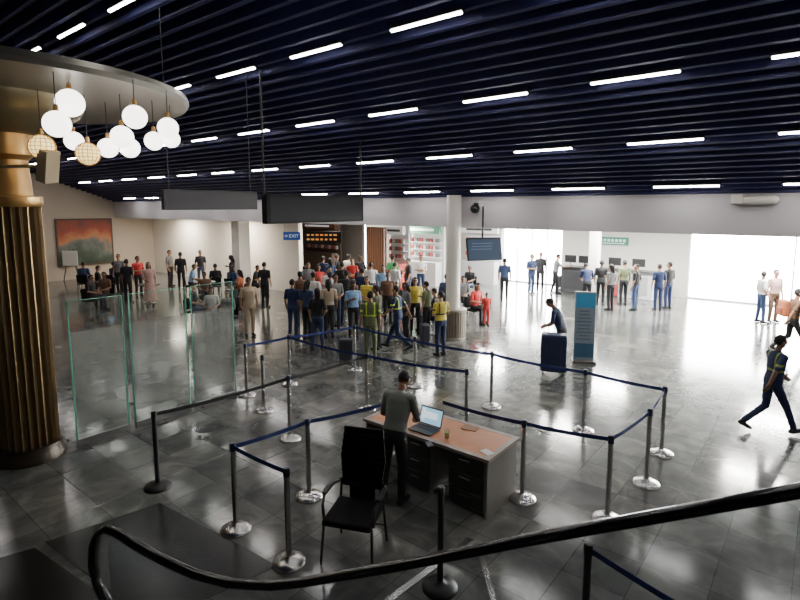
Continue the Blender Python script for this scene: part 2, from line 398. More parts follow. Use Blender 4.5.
p=G(487,452,.765); meta(MB().box((0,0,.002),(.15,.11,.004),rz=-.3).obj("paper_slip",mat("paper",(.8,.8,.78),.8),loc=(p.x,p.y,.762)),"white paper slip on desk corner","paper")
p=G(430,443,.765); meta(MB().box((0,0,.006),(.08,.15,.012),rz=.9).obj("mobile_phone",BLACK,loc=(p.x+.02,p.y-.04,.763),bevel=.003),"black mobile phone lying on desk","phone")
# ---------------- chair ----------------
FAB=mat("black_mesh_fabric",(.008,.008,.010),.8,spec=.2)
def arm_chair(loc,rz):
    e=thing("office_chair","black high-back mesh armchair with slim metal legs beside desk","chair",loc=loc,rz=rz)
    MB().box((0,.03,.46),(.54,.52,.07)).obj("seat",FAB,e,bevel=.03)
    m=MB(); n=9
    for i in range(n):
        z0=.62+i*.073; y=-.25-.07*i/n; m.box((0,y,z0+.03),(.52-.06*abs(i-4)/4,.03,.078))
    m.obj("backrest",FAB,e,bevel=.008)
    MB().box((0,-.245,.56),(.30,.03,.18)).obj("back_support",BLACK,e,bevel=.01)
    for s_ in(-1,1):
        m=MB(); m.tube([(s_*.27,-.24,.66),(s_*.295,-.1,.69),(s_*.30,.12,.68),(s_*.285,.2,.62),(s_*.27,.2,.45)],.016,n=8); m.box((s_*.30,0,.70),(.05,.26,.025)); m.obj("armrest",BLACK,e)
        MB().tube([(s_*.26,.23,.45),(s_*.28,.28,.0)],.014,n=8).obj("leg",BLACK,e)
        MB().tube([(s_*.24,-.24,.7),(s_*.25,-.22,.44),(s_*.27,-.28,0)],.014,n=8).obj("leg",BLACK,e)
    MB().tube([(-.265,-.25,.2),(.265,-.25,.2)],.01,n=6).obj("crossbar",BLACK,e)
    return e
pc=G(355,512,.46); arm_chair((pc.x,pc.y,0),YAW+math.radians(165))
# ---------------- escalator balustrade ----------------
Nn=Vector((-2.46,4.0)); Mm=Vector((-1.23,3.53)); Ee=Vector((1.66,2.2))
ev=(Mm-Nn).normalized()
def N2(s,z): q_=Nn+ev*s; return LW(q_.x,q_.y,z)
path=[N2(.22,.40),N2(.08,.48),N2(-.02,.62),N2(-.06,.80),N2(-.03,.98),N2(.03,1.09),N2(.12,1.145),N2(.24,1.14),N2(.4,1.09),N2(.65,1.03),N2(1.0,.985)]
E3=lambda t,z:LW(Mm.x+(Ee.x-Mm.x)*t,Mm.y+(Ee.y-Mm.y)*t,z)
zs=[(0,1.0),(.06,1.05),(.12,1.105),(.2,1.21),(.4,1.51),(.7,1.985),(1,2.44),(1.25,2.83)]
path+=[E3(t,z) for t,z in zs]
e=thing("escalator_balustrade","glass escalator balustrade with glossy black rubber handrail","escalator",loc=(0,0,0))
MB().tube(path,.044,n=16,ry=.03).obj("handrail",mat("black_rubber",(.008,.008,.010),.14),e,smooth=True)
top=path[6:]; vs=[];fs=[]
for p_ in top: vs.append((p_.x,p_.y,p_.z-.03)); vs.append((p_.x,p_.y,max(p_.z-.75,.28)))
for i in range(len(top)-1): fs.append((2*i,2*i+2,2*i+3,2*i+1))
MB().add(vs,fs).obj("glass_panel",thin_glass("balustrade_glass",(.70,.74,.75),.06),e)
m=MB(); 
for i in range(len(top)-1):
    a,b=top[i],top[i+1]; za,zb=max(a.z-.75,.28),max(b.z-.75,.28)
    n=Vector((-(b-a).y,(b-a).x,0)).normalized()*.07
    vs=[a+n,b+n,b-n,a-n]; vs=[(v.x,v.y,0) for v in vs]+[(v.x,v.y,z) for v,z in zip(vs,(za,zb,zb,za))]
    m.add(vs,[(0,3,2,1),(4,5,6,7),(0,1,5,4),(2,3,7,6),(1,2,6,5),(0,4,7,3)])
m.obj("skirt_panel",mat("dark_steel",(.05,.05,.055),.3,.8),e)
def slab(name,pts,z,mt):
    n=len(pts); vs=[(p.x,p.y,0.0) for p in pts]+[(p.x,p.y,z) for p in pts]
    fs=[tuple(range(n-1,-1,-1)),tuple(range(n,2*n))]+[(i,(i+1)%n,(i+1)%n+n,i+n) for i in range(n)]
    return MB().add(vs,fs).obj(name,mt)
MATB=mat("black_granite_inlay",(.014,.014,.014),.22,noise=.4,nscale=3)
struct(slab("trim_4",[G(45,542),G(160,503),G(278,566),G(150,625)],.004,MATB))
struct(slab("trim_5",[G(-60,575),G(35,548),G(140,622),G(30,680)],.004,MATB))
struct(slab("trim_2",[G(378,606),G(388,606),G(474,541),G(467,539)],.02,CHROME)); struct(slab("trim_3",[G(478,556),G(483,555),G(498,606),G(492,607)],.02,CHROME))
# ---------------- hanging TV, camera, projector ----------------
tp=PD(484,249,14.2)
e=thing("hanging_television","dark flat television tilted on ceiling arm near round column","television",loc=(tp.x,tp.y,0),rz=YAW+math.radians(18))
R=Matrix.Rotation(math.radians(-12),3,'X')
MB().box((0,0,tp.z),(1.02,.07,.62),M=R).obj("frame",BLACK,e,bevel=.01)
m=MB(); m.k=0; m.box((0,-.04,tp.z-.008),(.96,.01,.55),M=R); m.k=1
for i in range(5): m.box((-.1,-.05+.02*(i-2),tp.z+.16-i*.08),(.6,.004,.018),M=R)
m.obj("screen",[mat("tv_screen",(.02,.035,.06),.5,emi=.12,ec=(.2,.35,.6)),mat("tv_lines",(.15,.2,.3),.4,emi=.35)],e)
MB().cyl((0,.1,tp.z),(0,.1,SOF+.6),.025,n=10).obj("mount",BLACK,e)
p=PY(475,209,YB-.1); m=MB(); m.box((0,.05,.12),(.1,.1,.1)); m.ell((0,0,0),(.13,.13,.12)); meta(m.obj("security_camera",BLACK,loc=p,smooth=True),"black dome security camera on bulkhead beside column","camera")
p=PY(757,200,YB-.13); m=MB(); m.cyl((-.28,0,.0),(.28,0,.0),.085,n=18,cap=3); m.box((-.33,0,.02),(.2,.2,.18)); m.cyl((.1,0,.0),(.1,.13,.0),.03,n=8)
meta(m.obj("projector",WHITE,loc=p,bevel=.01,smooth=False),"white projector unit bracketed to bulkhead","projector")
# ---------------- text signs ----------------
def text(s,name,parent,loc,size,mt,rot=(math.pi/2,0,0)):
    cu=bpy.data.curves.new(name,'FONT'); cu.body=s; cu.size=size; cu.align_x='CENTER'; cu.align_y='CENTER'; cu.extrude=.004
    o=bpy.data.objects.new(name,cu); col.objects.link(o)
    bpy.context.view_layer.update()
    me=bpy.data.meshes.new_from_object(o.evaluated_get(bpy.context.evaluated_depsgraph_get())); me.materials.clear(); me.materials.append(mt)
    bpy.data.objects.remove(o); o=bpy.data.objects.new(name,me); col.objects.link(o); o.parent=parent; o.location=loc; o.rotation_euler=rot; return o
p=PY(292,236,13.6); e=thing("exit_sign","small blue hanging sign with white arrow and text","sign",loc=(p.x,p.y,0),rz=YAW*.9)
MB().box((0,0,p.z),(.68,.06,.32)).obj("panel",mat("blue_sign",(.01,.06,.28),.5,emi=.35),e)
WT=mat("white_letter",(.7,.7,.7),.5,emi=.5)
text("EXIT",'sign_lettering',e,(.08,-.04,p.z),.19,WT)
text("→",'sign_arrow',e,(-.24,-.04,p.z),.19,WT)
for s_ in(-.3,.3): MB().cyl((s_,0,p.z+.15),(s_,0,SOF+.02),.012,n=6).obj("rod",BLACK,e)
p=PY(323,237,14.0); e=thing("overhead_sign","dark overhead sign with amber lettering blocks","sign",loc=(p.x,p.y,0),rz=YAW*.9)
MB().box((0,0,p.z),(1.45,.08,.44)).obj("panel",BLACK,e)
m=MB()
for i in range(7):
    for j in range(2): m.box((-.57+i*.175,-.045,p.z-.09+j*.17),(random.uniform(.08,.14),.01,.06))
m.obj("lettering",mat("amber_letter",(.7,.25,.05),.5,emi=1.0),e)
for s_ in(-.6,.6): MB().cyl((s_,0,p.z+.2),(s_,0,SOF+.02),.012,n=6).obj("rod",BLACK,e)
# painting + easel
pa=PX(57,240,XL+.06); pb=PX(112,240,XL+.06)
PM=bpy.data.materials.new("sunset_painting"); PM.use_nodes=True; nt=PM.node_tree; b=nt.nodes["Principled BSDF"]; b.inputs["Roughness"].default_value=.7
tc=nt.nodes.new("ShaderNodeTexCoord"); se=nt.nodes.new("ShaderNodeSeparateXYZ"); nz=nt.nodes.new("ShaderNodeTexNoise"); nz.inputs["Scale"].default_value=1.2; nz.inputs["Detail"].default_value=6
ad=nt.nodes.new("ShaderNodeMath"); ad.operation='MULTIPLY_ADD'
sub=nt.nodes.new("ShaderNodeMath"); sub.operation='SUBTRACT'; sub.inputs[1].default_value=.5
md=nt.nodes.new("ShaderNodeMath"); md.operation='MULTIPLY_ADD'; md.inputs[1].default_value=.42; md.inputs[2].default_value=0
cr=nt.nodes.new("ShaderNodeValToRGB"); el=cr.color_ramp.elements
el[0].position=.0; el[0].color=(.03,.05,.03,1); el[1].position=1; el[1].color=(.16,.07,.07,1)
for ps,cc in((.25,(.07,.10,.07,1)),(.4,(.16,.18,.17,1)),(.52,(.50,.22,.10,1)),(.72,(.35,.08,.05,1))):
    k=el.new(ps); k.color=cc
L=nt.links.new
L(tc.outputs["Object"],se.inputs[0]); L(tc.outputs["Object"],nz.inputs["Vector"]); L(nz.outputs["Fac"],sub.inputs[0]); L(se.outputs[2],md.inputs[0])
L(sub.outputs[0],ad.inputs[0]); ad.inputs[1].default_value=.9; L(md.outputs[0],ad.inputs[2]); L(ad.outputs[0],cr.inputs[0]); L(cr.outputs[0],b.inputs["Base Color"])
e=thing("wall_painting","large landscape mural with orange sunset sky on end wall","painting",loc=(XL+.06,(pa.y+pb.y)/2,.75))
MB().box((0,0,1.15),(.05,abs(pb.y-pa.y),2.3)).obj("canvas",PM,e)
m=MB(); w=abs(pb.y-pa.y)
for s_ in(-1,1): m.box((.01,s_*w/2,1.15),(.08,.07,2.4)); m.box((.01,0,1.15+s_*1.17),(.08,w,.07))
m.obj("frame",W,e)
p=G(72,281); e=thing("display_easel","white poster board standing on dark easel","easel",loc=(p.x,p.y,0),rz=YAW)
m=MB(); m.tube([(-.4,0,0),(-.1,.1,1.6)],.02,n=6); m.tube([(.4,0,0),(.1,.1,1.6)],.02,n=6); m.tube([(0,.6,0),(0,.1,1.5)],.02,n=6); m.obj("tripod",BLACK,e)
MB().box((0,-.02,1.15),(.75,.03,.75)).obj("board",WHITE,e)
# ---------------- far fixtures ----------------
def counter(x0,x1,Yp,name="service_counter",bc=(.5,.5,.5),lbl="service counter with panelled front and dark top",hh=1.1):
    Xa=PY(x0,280,Yp).x; Xb=PY(x1,280,Yp).x; w=Xb-Xa
    e=thing(name,lbl,"counter",loc=((Xa+Xb)/2,Yp,0))
    MB().box((0,0,hh/2),(w,.5,hh)).obj("body",mat("counter_%d"%x0,bc,.5),e,bevel=.02)
    MB().box((0,-.05,hh+.02),(w+.1,.7,.04)).obj("countertop",mat("counter_top",(.06,.06,.07),.4),e)
    m=MB(); k=max(1,int(w/1.1))
    for i in range(k): m.box((-w/2+w*(i+.5)/k,-.26,hh*.5),(w/k*.8,.015,hh*.7))
    m.obj("front_panel",mat("counter_inset_%d"%x0,tuple(v*.6 for v in bc),.5),e); return e,(Xa,Xb)
def monitor(loc,rz=0):
    e=thing("computer_monitor","black desktop monitor seen on service counter","monitor",loc=loc,rz=rz)
    MB().box((0,0,.32),(.5,.03,.32)).obj("screen",BLACK,e,bevel=.005); MB().cyl((0,0,.01),(0,0,.2),.02,n=8).obj("stand",BLACK,e); MB().box((0,0,.01),(.2,.15,.02)).obj("foot",BLACK,e)
for (x0,x1,bc) in((563,594,(.10,.10,.11)),(602,655,(.55,.56,.55))):
    e,(a,b)=counter(x0,x1,22.7,bc=bc)
    for t in(.25,.7): monitor((a+(b-a)*t,22.6,1.14))
p0=PY(613,241,YF-.02); e=thing("wall_sign","green and white information sign above service counter","sign",loc=(p0.x,YF-.04,p0.z))
MB().box((0,0,0),(1.3,.05,.34)).obj("panel",mat("green_sign",(.02,.22,.14),.5,emi=.3),e)
m=MB(); 
for i in range(7): m.box((-.5+i*.165,-.03,.03),(.11,.01,.12))
m.box((0,-.03,-.1),(1,.01,.04)); m.obj("lettering",WT,e)
def shop(x0,x1,Yp,cols,lbl,em=.3):
    Xa=PY(x0,250,Yp).x; Xb=PY(x1,250,Yp).x; w=Xb-Xa
    e=thing("shop_kiosk",lbl,"kiosk",loc=((Xa+Xb)/2,Yp,0))
    MB().box((0,.4,1.45),(w,.1,2.9)).obj("back_wall",mat("shopwall_%d"%x0,cols[2],.6),e)
    MB().box((0,0,2.62),(w,.2,.36)).obj("fascia",mat("fascia_%d"%x0,cols[0],.5,emi=em),e)
    MB().box((0,-.105,2.62),(w*.7,.02,.1)).obj("fascia_stripe",mat("dark_letter",(.05,.05,.05),.5) if cols[0][0]>.4 else WT,e)
    MB().box((0,-.1,.55),(w,.5,1.1)).obj("counter_front",mat("shopc_%d"%x0,cols[1],.5),e)
    m=MB(); 
    for k in range(3):
        m.k=0; m.box((0,.25,1.3+k*.35),(w*.9,.2,.03))
        for i in range(int(w/.2)):
            m.k=1+(i*7+k*3)%3; m.box((-w*.42+i*.19,.25,1.41+k*.35),(.12,.12,.19))
    m.obj("stocked_shelf",[mat("shelf_board_%d"%x0,cols[2],.6),mat("goods_red",(.5,.08,.06),.5),mat("goods_white",(.45,.45,.45),.5),mat("goods_grey",(.15,.15,.17),.5)],e)
shop(386,404,19,((.6,.6,.6),(.5,.05,.04),(.7,.7,.7)),"white and red food kiosk with stocked shelves")
shop(407,440,20.5,((.05,.2,.12),(.6,.6,.6),(.8,.8,.8)),"green fascia shop kiosk with stocked shelves",.1)
shop(462,498,22.5,((.7,.7,.7),(.4,.4,.4),(.8,.8,.8)),"pale shop kiosk with stocked shelves near glass doors")
shop(302,336,21,((.12,.04,.02),(.12,.08,.06),(.12,.08,.06)),"brown snack kiosk with stocked shelves",.1)
Xa,Xb=yspan(367,385,18); m=MB(); w=Xb-Xa
for i in range(10): m.box((-w/2+w*(i+.5)/10,0,1.4),(w/10*.55,.1,2.8))
m.k=1; m.box((0,.1,1.4),(w,.05,2.8))
meta(m.obj("slatted_screen",[mat("warm_wood",(.20,.09,.05),.5),W],loc=((Xa+Xb)/2,18,0)),"vertical brown wood slat screen between shops","screen")
p=PY(274,243,17.95); meta(MB().box((0,0,0),(1.1,.04,1.2)).obj("wall_poster",mat("orange_poster",(.65,.28,.10),.6,emi=.8),loc=p),"orange lit poster on dark recess wall","poster")
# cafe tables in the lounge
tb=None
for x,y in((101,300),(206,300),(150,303)):
    p=G(x,y)
    if tb is None:
        e=thing("lounge_table","small round dark lounge table on central pedestal","table",group="lounge tables")
        MB().lathe([(.38,.70),(.40,.715),(.40,.735),(.38,.745)],n=32).obj("tabletop",BLACK,e,smooth=True)
        MB().cyl((0,0,.02),(0,0,.70),.035,n=12).obj("pedestal",CHROME,e); MB().lathe([(.24,0),(.24,.015),(.05,.04)],n=28).obj("foot",BLACK,e,smooth=True)
        tb=e; e.location=p
    else: clone(tb,p)
    globals().setdefault('TBL',[]).append(p)
# totem
pt=G(583,362); e=thing("information_totem","tall blue and white free-standing information panel on grey foot","totem",loc=(pt.x,pt.y,0),rz=YAW-math.radians(12))
MB().box((0,0,.03),(.55,.35,.06)).obj("base",LAM,e); MB().box((0,0,.88),(.47,.08,1.66)).obj("panel",mat("totem_grey",(.26,.32,.36),.4),e,bevel=.01)
MB().box((0,-.043,1.50),(.43,.006,.34)).obj("header",mat("totem_teal",(.04,.20,.34),.4,emi=.3),e)
MB().box((0,-.043,.30),(.43,.006,.34)).obj("footer_band",mat("totem_blue",(.05,.14,.24),.4),e)
m=MB()
for i in range(9): m.box((-.02,-.044,1.25-i*.085),(random.uniform(.2,.36),.006,.02))
m.obj("printed_text",mat("totem_text",(.08,.12,.2),.5),e)
# ---------------- suitcases ----------------
def suitcase(loc,rz,c,s=1.0,lbl="navy"):
    e=thing("suitcase","%s upright wheeled suitcase with extended handle"%lbl,"suitcase",loc=loc,rz=rz)
    MB().box((0,0,.06*s+.33*s),(.44*s,.27*s,.66*s)).obj("shell",mat("case_"+lbl,c,.5),e,bevel=.04*s)
    m=MB()
    for i in range(5): m.box((-.16*s+i*.08*s,-.137*s,.39*s),(.02*s,.012*s,.52*s))
    m.obj("ribs",mat("case_rib_"+lbl,tuple(v*.7 for v in c),.5),e)
    MB().tube([(-.1*s,.1*s,.7*s),(-.1*s,.1*s,1.02*s),(.1*s,.1*s,1.02*s),(.1*s,.1*s,.7*s)],.01,n=6).obj("handle",BLACK,e)
    for sx in(-1,1):
        for sy in(-1,1): MB().cyl((sx*.17*s-.012,sy*.1*s,.03),(sx*.17*s+.012,sy*.1*s,.03),.03,n=10).obj("wheel",BLACK,e)
    return e
OCC=[]
p=G(553,374); suitcase(p,YAW-.3,(.012,.02,.07),1.28,"large navy")
for x,y,c,l in((613,297,(.4,.05,.05),"red"),(628,296,(.05,.05,.07),"black"),(645,298,(.35,.08,.15),"maroon"),(636,299,(.1,.2,.4),"blue"),(425,345,(.03,.03,.04),"black"),(347,362,(.02,.02,.03),"black"),(558,288,(.04,.04,.05),"black")):
    p=G(x,y); OCC.append((p.x,p.y,.22)); suitcase(p,random.uniform(0,3),c,.8,l)
for k_,o in ST.items(): OCC.append((o.location.x,o.location.y,.12))
OCC.append((colm.location.x,12.5,.42))
for p in TBL: OCC.append((p.x,p.y,.35))
# ---------------- people ----------------
def archetype(name,lean=0,dz=0,arms=None,legs=None,hp=0,hy=0,dress=False,voxel=.0075):
    A=[]; E=[]
    Lr=math.radians(lean); piv=Vector((0,0,.93+dz))
    RL=Matrix.Rotation(-Lr,3,'X')
    def up(p): return piv+RL@(Vector(p)+Vector((0,0,dz))-piv)
    spine=[((0,0,.82),.125,.095,2),((0,-.005,.90),.165,.12,2),((0,0,.97),.168,.118,1),((0,.005,1.08),.148,.108,1),((0,.005,1.22),.165,.118,1),((0,0,1.34),.178,.112,1),((0,-.01,1.41),.155,.085,1),((0,-.012,1.455),.075,.062,1)]
    secs=[]
    for p,rx,ry,l in spine:
        secs.append((up(p) if p[2]>.93 else Vector(p)+Vector((0,0,dz)),rx,ry,l))
    mb=MB()
    n=20; vs=[];fs=[]
    for k,(c,rx,ry,l) in enumerate(secs):
        R=RL if k>2 else Matrix.Identity(3)
        for i in range(n):
            t=2*math.pi*i/n; ct,st=math.cos(t),math.sin(t)
            vs.append(c+R@Vector((rx*math.copysign(abs(ct)**.85,ct),ry*math.copysign(abs(st)**.9,st),0)))
    for j in range(len(secs)-1):
        for i in range(n):
            k=(i+1)%n; fs.append((j*n+i,j*n+k,(j+1)*n+k,(j+1)*n+i))
    fs.append(tuple(range(n-1,-1,-1))); fs.append(tuple((len(secs)-1)*n+i for i in range(n)))
    mb.add(vs,fs)
    A.append((up((0,-.012,1.43)),up((0,.005,1.53)),.055,.05,0))
    RH=RL@Matrix.Rotation(math.radians(hy),3,'Z')@Matrix.Rotation(-math.radians(hp),3,'X')
    hb=up((0,.005,1.53))
    def hd(p): return hb+RH@Vector(p)
    E.append((hd((0,.008,.10)),(.074,.094,.098),0,RH)); E.append((hd((0,.03,.045)),(.054,.062,.068),0,RH))
    A.append((hd((0,.098,.095)),hd((0,.113,.063)),.009,.014,0))
    for s in(-1,1):
        E.append((hd((s*.075,-.002,.078)),(.01,.02,.03),0,RH)); E.append((hd((s*.031,.094,.096)),(.013,.009,.007),4,RH))
        A.append((hd((s*.018,.096,.113)),hd((s*.045,.085,.115)),.007,.006,4))
    A.append((hd((-.02,.086,.032)),hd((.02,.086,.032)),.006,.006,6))
    arms=arms or {}
    for s in(1,-1):
        ea,wa=arms.get(s,((.225,-.03,1.12),(.235,.05,.88)))
        sh=up((s*.175,-.01,1.385)); el=up((s*ea[0],ea[1],ea[2])); wr=up((s*wa[0],wa[1],wa[2]))
        A.append((up((s*.10,-.01,1.385)),sh,.07,.062,1))
        mid=sh.lerp(el,.78); A.append((sh,mid,.060,.053,1)); A.append((mid.lerp(sh,.25),el,.043,.038,0)); A.append((el,wr,.039,.026,0))
        d=(wr-el).normalized(); inn=Vector((-s,0,0)); inn=(inn-d*inn.dot(d)).normalized(); sd=d.cross(inn); 
        if sd.dot(Vector((0,1,.3)))<0: sd=-sd
        d2=(d*.97+inn*.2).normalized()
        for k,off in enumerate((.027,.009,-.009,-.026)):
            A.append((wr+sd*off*.6,wr+d2*.085+sd*off,.014,.012,0))
            ln=(.036,.041,.038,.029)[k]
            k1=wr+d2*(.09)+sd*off*1.1; k2=k1+(d2*.9+inn*.35).normalized()*ln; k3=k2+(d2*.6+inn*.8).normalized()*ln*.9
            A.append((k1,k2,.0092,.0088,0)); A.append((k2,k3,.0088,.008,0))
        t0=wr+d2*.025+sd*.02; t1=t0+(d2*.55+sd*.8+inn*.3).normalized()*.042; t2=t1+(d2*.9+sd*.3+inn*.3).normalized()*.032
        A.append((t0,t1,.013,.011,0)); A.append((t1,t2,.0105,.009,0))
    legs=legs or {}
    for s in(1,-1):
        hip=Vector((s*.088,0,.88+dz)); kn,an,toe=legs.get(s,((.098,.015,.48),(.10,-.02,.09),None))
        kn=Vector((s*kn[0],kn[1],kn[2])); an=Vector((s*an[0],an[1],an[2]))
        if not dress:
            A.append((hip,kn,.088,.064,2)); A.append((kn,kn.lerp(an,.92),.062,.052,2))
        else: A.append((kn,an,.05,.035,0))
        tv=Vector(toe) if toe else Vector((s*.15,1,0))
        tv=tv.normalized()
        heel=an+Vector((0,0,-.045)) - tv*.045
        A.append((an,heel+Vector((0,0,.0)),.04,.042,3)); A.append((heel,heel+tv*.10+Vector((0,0,0)),.042,.043,3)); 
        tp_=heel+tv*.20; tp_.z-=.008; A.append((heel+tv*.10,tp_,.043,.033,3))
    if dress:
        vs=[];fs=[]
        prof=[(1.0,.15,.11),(.85,.185,.15),(.6,.21,.19),(.3,.25,.24),(.22,.26,.25)]
        for z,rx,ry in prof:
            for i in range(n):
                t=2*math.pi*i/n; w=1+.05*math.sin(t*7)*(1-z); vs.append((rx*w*math.cos(t),ry*w*math.sin(t),z))
        for j in range(len(prof)-1):
            for i in range(n):
                k=(i+1)%n; fs.append((j*n+i,(j+1)*n+i,(j+1)*n+k,j*n+k))
        fs.append(tuple(range(n))); fs.append(tuple((len(prof)-1)*n+i for i in range(n-1,-1,-1)))
        mb.add(vs,fs)
        A.append((Vector((0,0,.9)),Vector((0,0,.3)),.16,.24,2))
    for a,b,ra,rb,l in (A[:-1] if dress else A): mb.cyl(a,b,ra,rb,n=12,cap=4)
    for c,r,l,R in E: mb.ell(c,r,R)
    o=mb.obj("tmp",[WHITE]); rm=o.modifiers.new("r",'REMESH'); rm.mode='VOXEL'; rm.voxel_size=voxel; rm.use_smooth_shade=True
    sm=o.modifiers.new("s",'SMOOTH'); sm.factor=.5; sm.iterations=3
    bpy.context.view_layer.update()
    me=bpy.data.meshes.new_from_object(o.evaluated_get(bpy.context.evaluated_depsgraph_get())); bpy.data.objects.remove(o)
    me.name="body_"+name
    N=len(me.polygons); C=np.empty(N*3); me.polygons.foreach_get("center",C); C=C.reshape(N,3)
    best=np.full(N,1e9); lab=np.zeros(N,int)
    def upd(sd,l):
        k=sd<best; best[k]=sd[k]; lab[k]=l
    for a,b,ra,rb,l in A:
        a=np.array(a);b=np.array(b); d=b-a; t=np.clip(((C-a)@d)/max(d@d,1e-9),0,1)
        upd(np.linalg.norm(C-a-t[:,None]*d,axis=1)-(ra+(rb-ra)*t)-(.004 if l in(4,6) else 0),l)
    for c,r,l,R in E:
        q_=(C-np.array(c))@np.array(R); r=np.array(r)
        upd((np.linalg.norm(q_/r,axis=1)-1)*r.min()-(.003 if l==4 else 0),l)
    for k in range(len(secs)-1):
        (c0,rx0,ry0,l0),(c1,rx1,ry1,l1)=secs[k],secs[k+1]
        a=np.array(c0);d=np.array(c1)-a; t=((C-a)@d)/(d@d); tc_=np.clip(t,0,1)
        q_=C-a-tc_[:,None]*d; q_=q_@np.array(RL if k>1 else Matrix.Identity(3))
        rx=rx0+(rx1-rx0)*tc_; ry=ry0+(ry1-ry0)*tc_
        out=np.abs(t-tc_)*np.linalg.norm(d)
        upd((np.sqrt((q_[:,0]/rx)**2+(q_[:,1]/ry)**2)-1)*np.minimum(rx,ry)+out,l0 if k<2 else 1)
    iRL=np.array(RL); Q=(C-np.array(piv))@iRL+np.array([0,0,.93])
    band=((np.abs(Q[:,2]-1.14)<.018)|((np.abs(np.abs(Q[:,0])-.10)<.014)&(Q[:,2]>1.16))|((np.abs(Q[:,0])>.19)&(np.abs(Q[:,2]-1.26)<.018)))&(lab==1)
    lab[band]=5
    lab[lab==6]=0
    for _ in range(7): me.materials.append(None)
    me.polygons.foreach_set("material_index",lab.astype(np.int32)); me.polygons.foreach_set("use_smooth",[True]*N); me.update()
    hairs={}
    for kind in("short","long","cap"):
        hm=MB(); hm.ell((0,0,0),(.083,.103,.107),n=24,m=16)
        keep=[]
        for f in hm.f:
            cc=sum((Vector(hm.v[i]) for i in f),Vector())/len(f)
            lim=.045 if cc.y>.03 else (-.01 if cc.y>-.02 else -.055)
            if kind=="long" and cc.y<0: lim=-.08
            if cc.z>lim+(cc.y*.25 if cc.y>0 else 0): keep.append(f)
        hm.f=keep; hm.m=[0]*len(keep)
        if kind=="long":
            hm.cyl((0,-.06,.0),(0,-.085,-.22),.068,.045,n=14,cap=3)
            for s in(-1,1): hm.cyl((s*.06,-.02,.02),(s*.07,-.03,-.16),.03,.022,n=10,cap=2)
        if kind=="cap":
            hm.box((0,.12,.05),(.13,.10,.012))
        hm.v=[tuple(hd(Vector(v)+Vector((0,-.0,.108)))) for v in hm.v]
        t=hm.obj("hair",[WHITE],smooth=True); hairs[kind]=t.data; bpy.data.objects.remove(t); hairs[kind].materials.clear(); hairs[kind].materials.append(None)
    return dict(body=me,hair=hairs)
AR={}
AR['stand']=archetype('stand')
AR['phone']=archetype('phone',arms={1:((.225,-.01,1.12),(.10,.21,1.22)),-1:((.225,-.03,1.12),(.235,.05,.88))},hp=15)
AR['cross']=archetype('cross',arms={1:((.23,.0,1.12),(.06,.2,1.12)),-1:((.23,.0,1.12),(.10,.2,1.08))},hy=25)
AR['turn']=archetype('turn',hy=50,arms={1:((.27,-.06,1.13),(.17,.06,.99)),-1:((.225,-.03,1.12),(.235,.05,.88))},legs={1:((.10,.03,.48),(.13,.03,.09),None),-1:((.12,.0,.48),(.15,-.03,.09),None)})
AR['walk']=archetype('walk',lean=5,arms={1:((.23,-.16,1.14),(.25,-.24,.93)),-1:((.23,.10,1.14),(.22,.30,1.0))},legs={1:((.09,.20,.50),(.09,.36,.12),(0,1,.15)),-1:((.09,-.03,.47),(.09,-.40,.19),(0,1,-.55))})
AR['sit']=archetype('sit',dz=-.38,arms={1:((.23,.02,1.13),(.12,.27,1.06)),-1:((.23,.02,1.13),(.12,.27,1.06))},legs={1:((.11,.44,.50),(.12,.42,.09),None),-1:((.11,.44,.50),(.12,.42,.09),None)},hp=12)
AR['sitlook']=archetype('sitlook',dz=-.38,lean=12,arms={1:((.23,.05,1.13),(.06,.27,1.12)),-1:((.23,.02,1.13),(.12,.27,1.03))},legs={1:((.12,.44,.50),(.16,.50,.09),None),-1:((.11,.44,.50),(.12,.36,.09),None)},hy=-30)
AR['lean']=archetype('lean',lean=22,arms={1:((.25,.10,1.15),(.15,.34,1.13)),-1:((.25,.10,1.15),(.15,.34,1.13))},legs={1:((.10,.03,.48),(.10,.0,.09),None),-1:((.11,-.03,.48),(.12,-.10,.09),None)},hp=22)
AR['dress']=archetype('dress',dress=True,arms={1:((.22,-.01,1.12),(.15,.18,1.05)),-1:((.225,-.03,1.12),(.235,.05,.88))})
AR['reach']=archetype('reach',lean=8,arms={1:((.24,.16,1.22),(.22,.40,1.28)),-1:((.225,-.03,1.12),(.235,.05,.88))},legs={1:((.10,.08,.48),(.10,.08,.09),None),-1:((.10,-.02,.48),(.10,-.12,.09),None)})
hgt={'sit':1.34,'sitlook':1.31,'lean':1.62,'walk':1.70,'reach':1.71}
NAV=(.010,.020,.07); DEN=(.025,.045,.11); BLK=(.010,.010,.012); BEI=(.40,.31,.21); WHT=(.58,.57,.54); GRY=(.16,.16,.16); LIM=(.44,.60,.04); OLV=(.10,.12,.055); LBL=(.20,.36,.56); RED=(.45,.03,.03); PNK=(.46,.28,.25); YEL=(.55,.44,.06); BRN=(.11,.055,.03); ORG=(.42,.12,.04); GRN=(.05,.3,.1); SHG=(.20,.22,.195); MUT=(.13,.13,.09); DLM=(.22,.28,.05)
CN={NAV:"navy",DEN:"denim blue",BLK:"black",BEI:"beige",WHT:"white",GRY:"grey",LIM:"lime",OLV:"olive",LBL:"light blue",RED:"red",PNK:"pale pink",YEL:"yellow",BRN:"brown",ORG:"rust",GRN:"green",SHG:"grey-green",MUT:"drab"}
SK=[(.32,.16,.095),(.26,.13,.075),(.18,.09,.05),(.38,.22,.13)]
POSE={'stand':"standing",'phone':"standing, looking at phone",'cross':"standing, hands folded",'turn':"standing turned sideways",'walk':"walking",'sit':"seated",'sitlook':"seated leaning forward",'lean':"leaning forward",'dress':"standing",'reach':"reaching forward"}
chair0=None
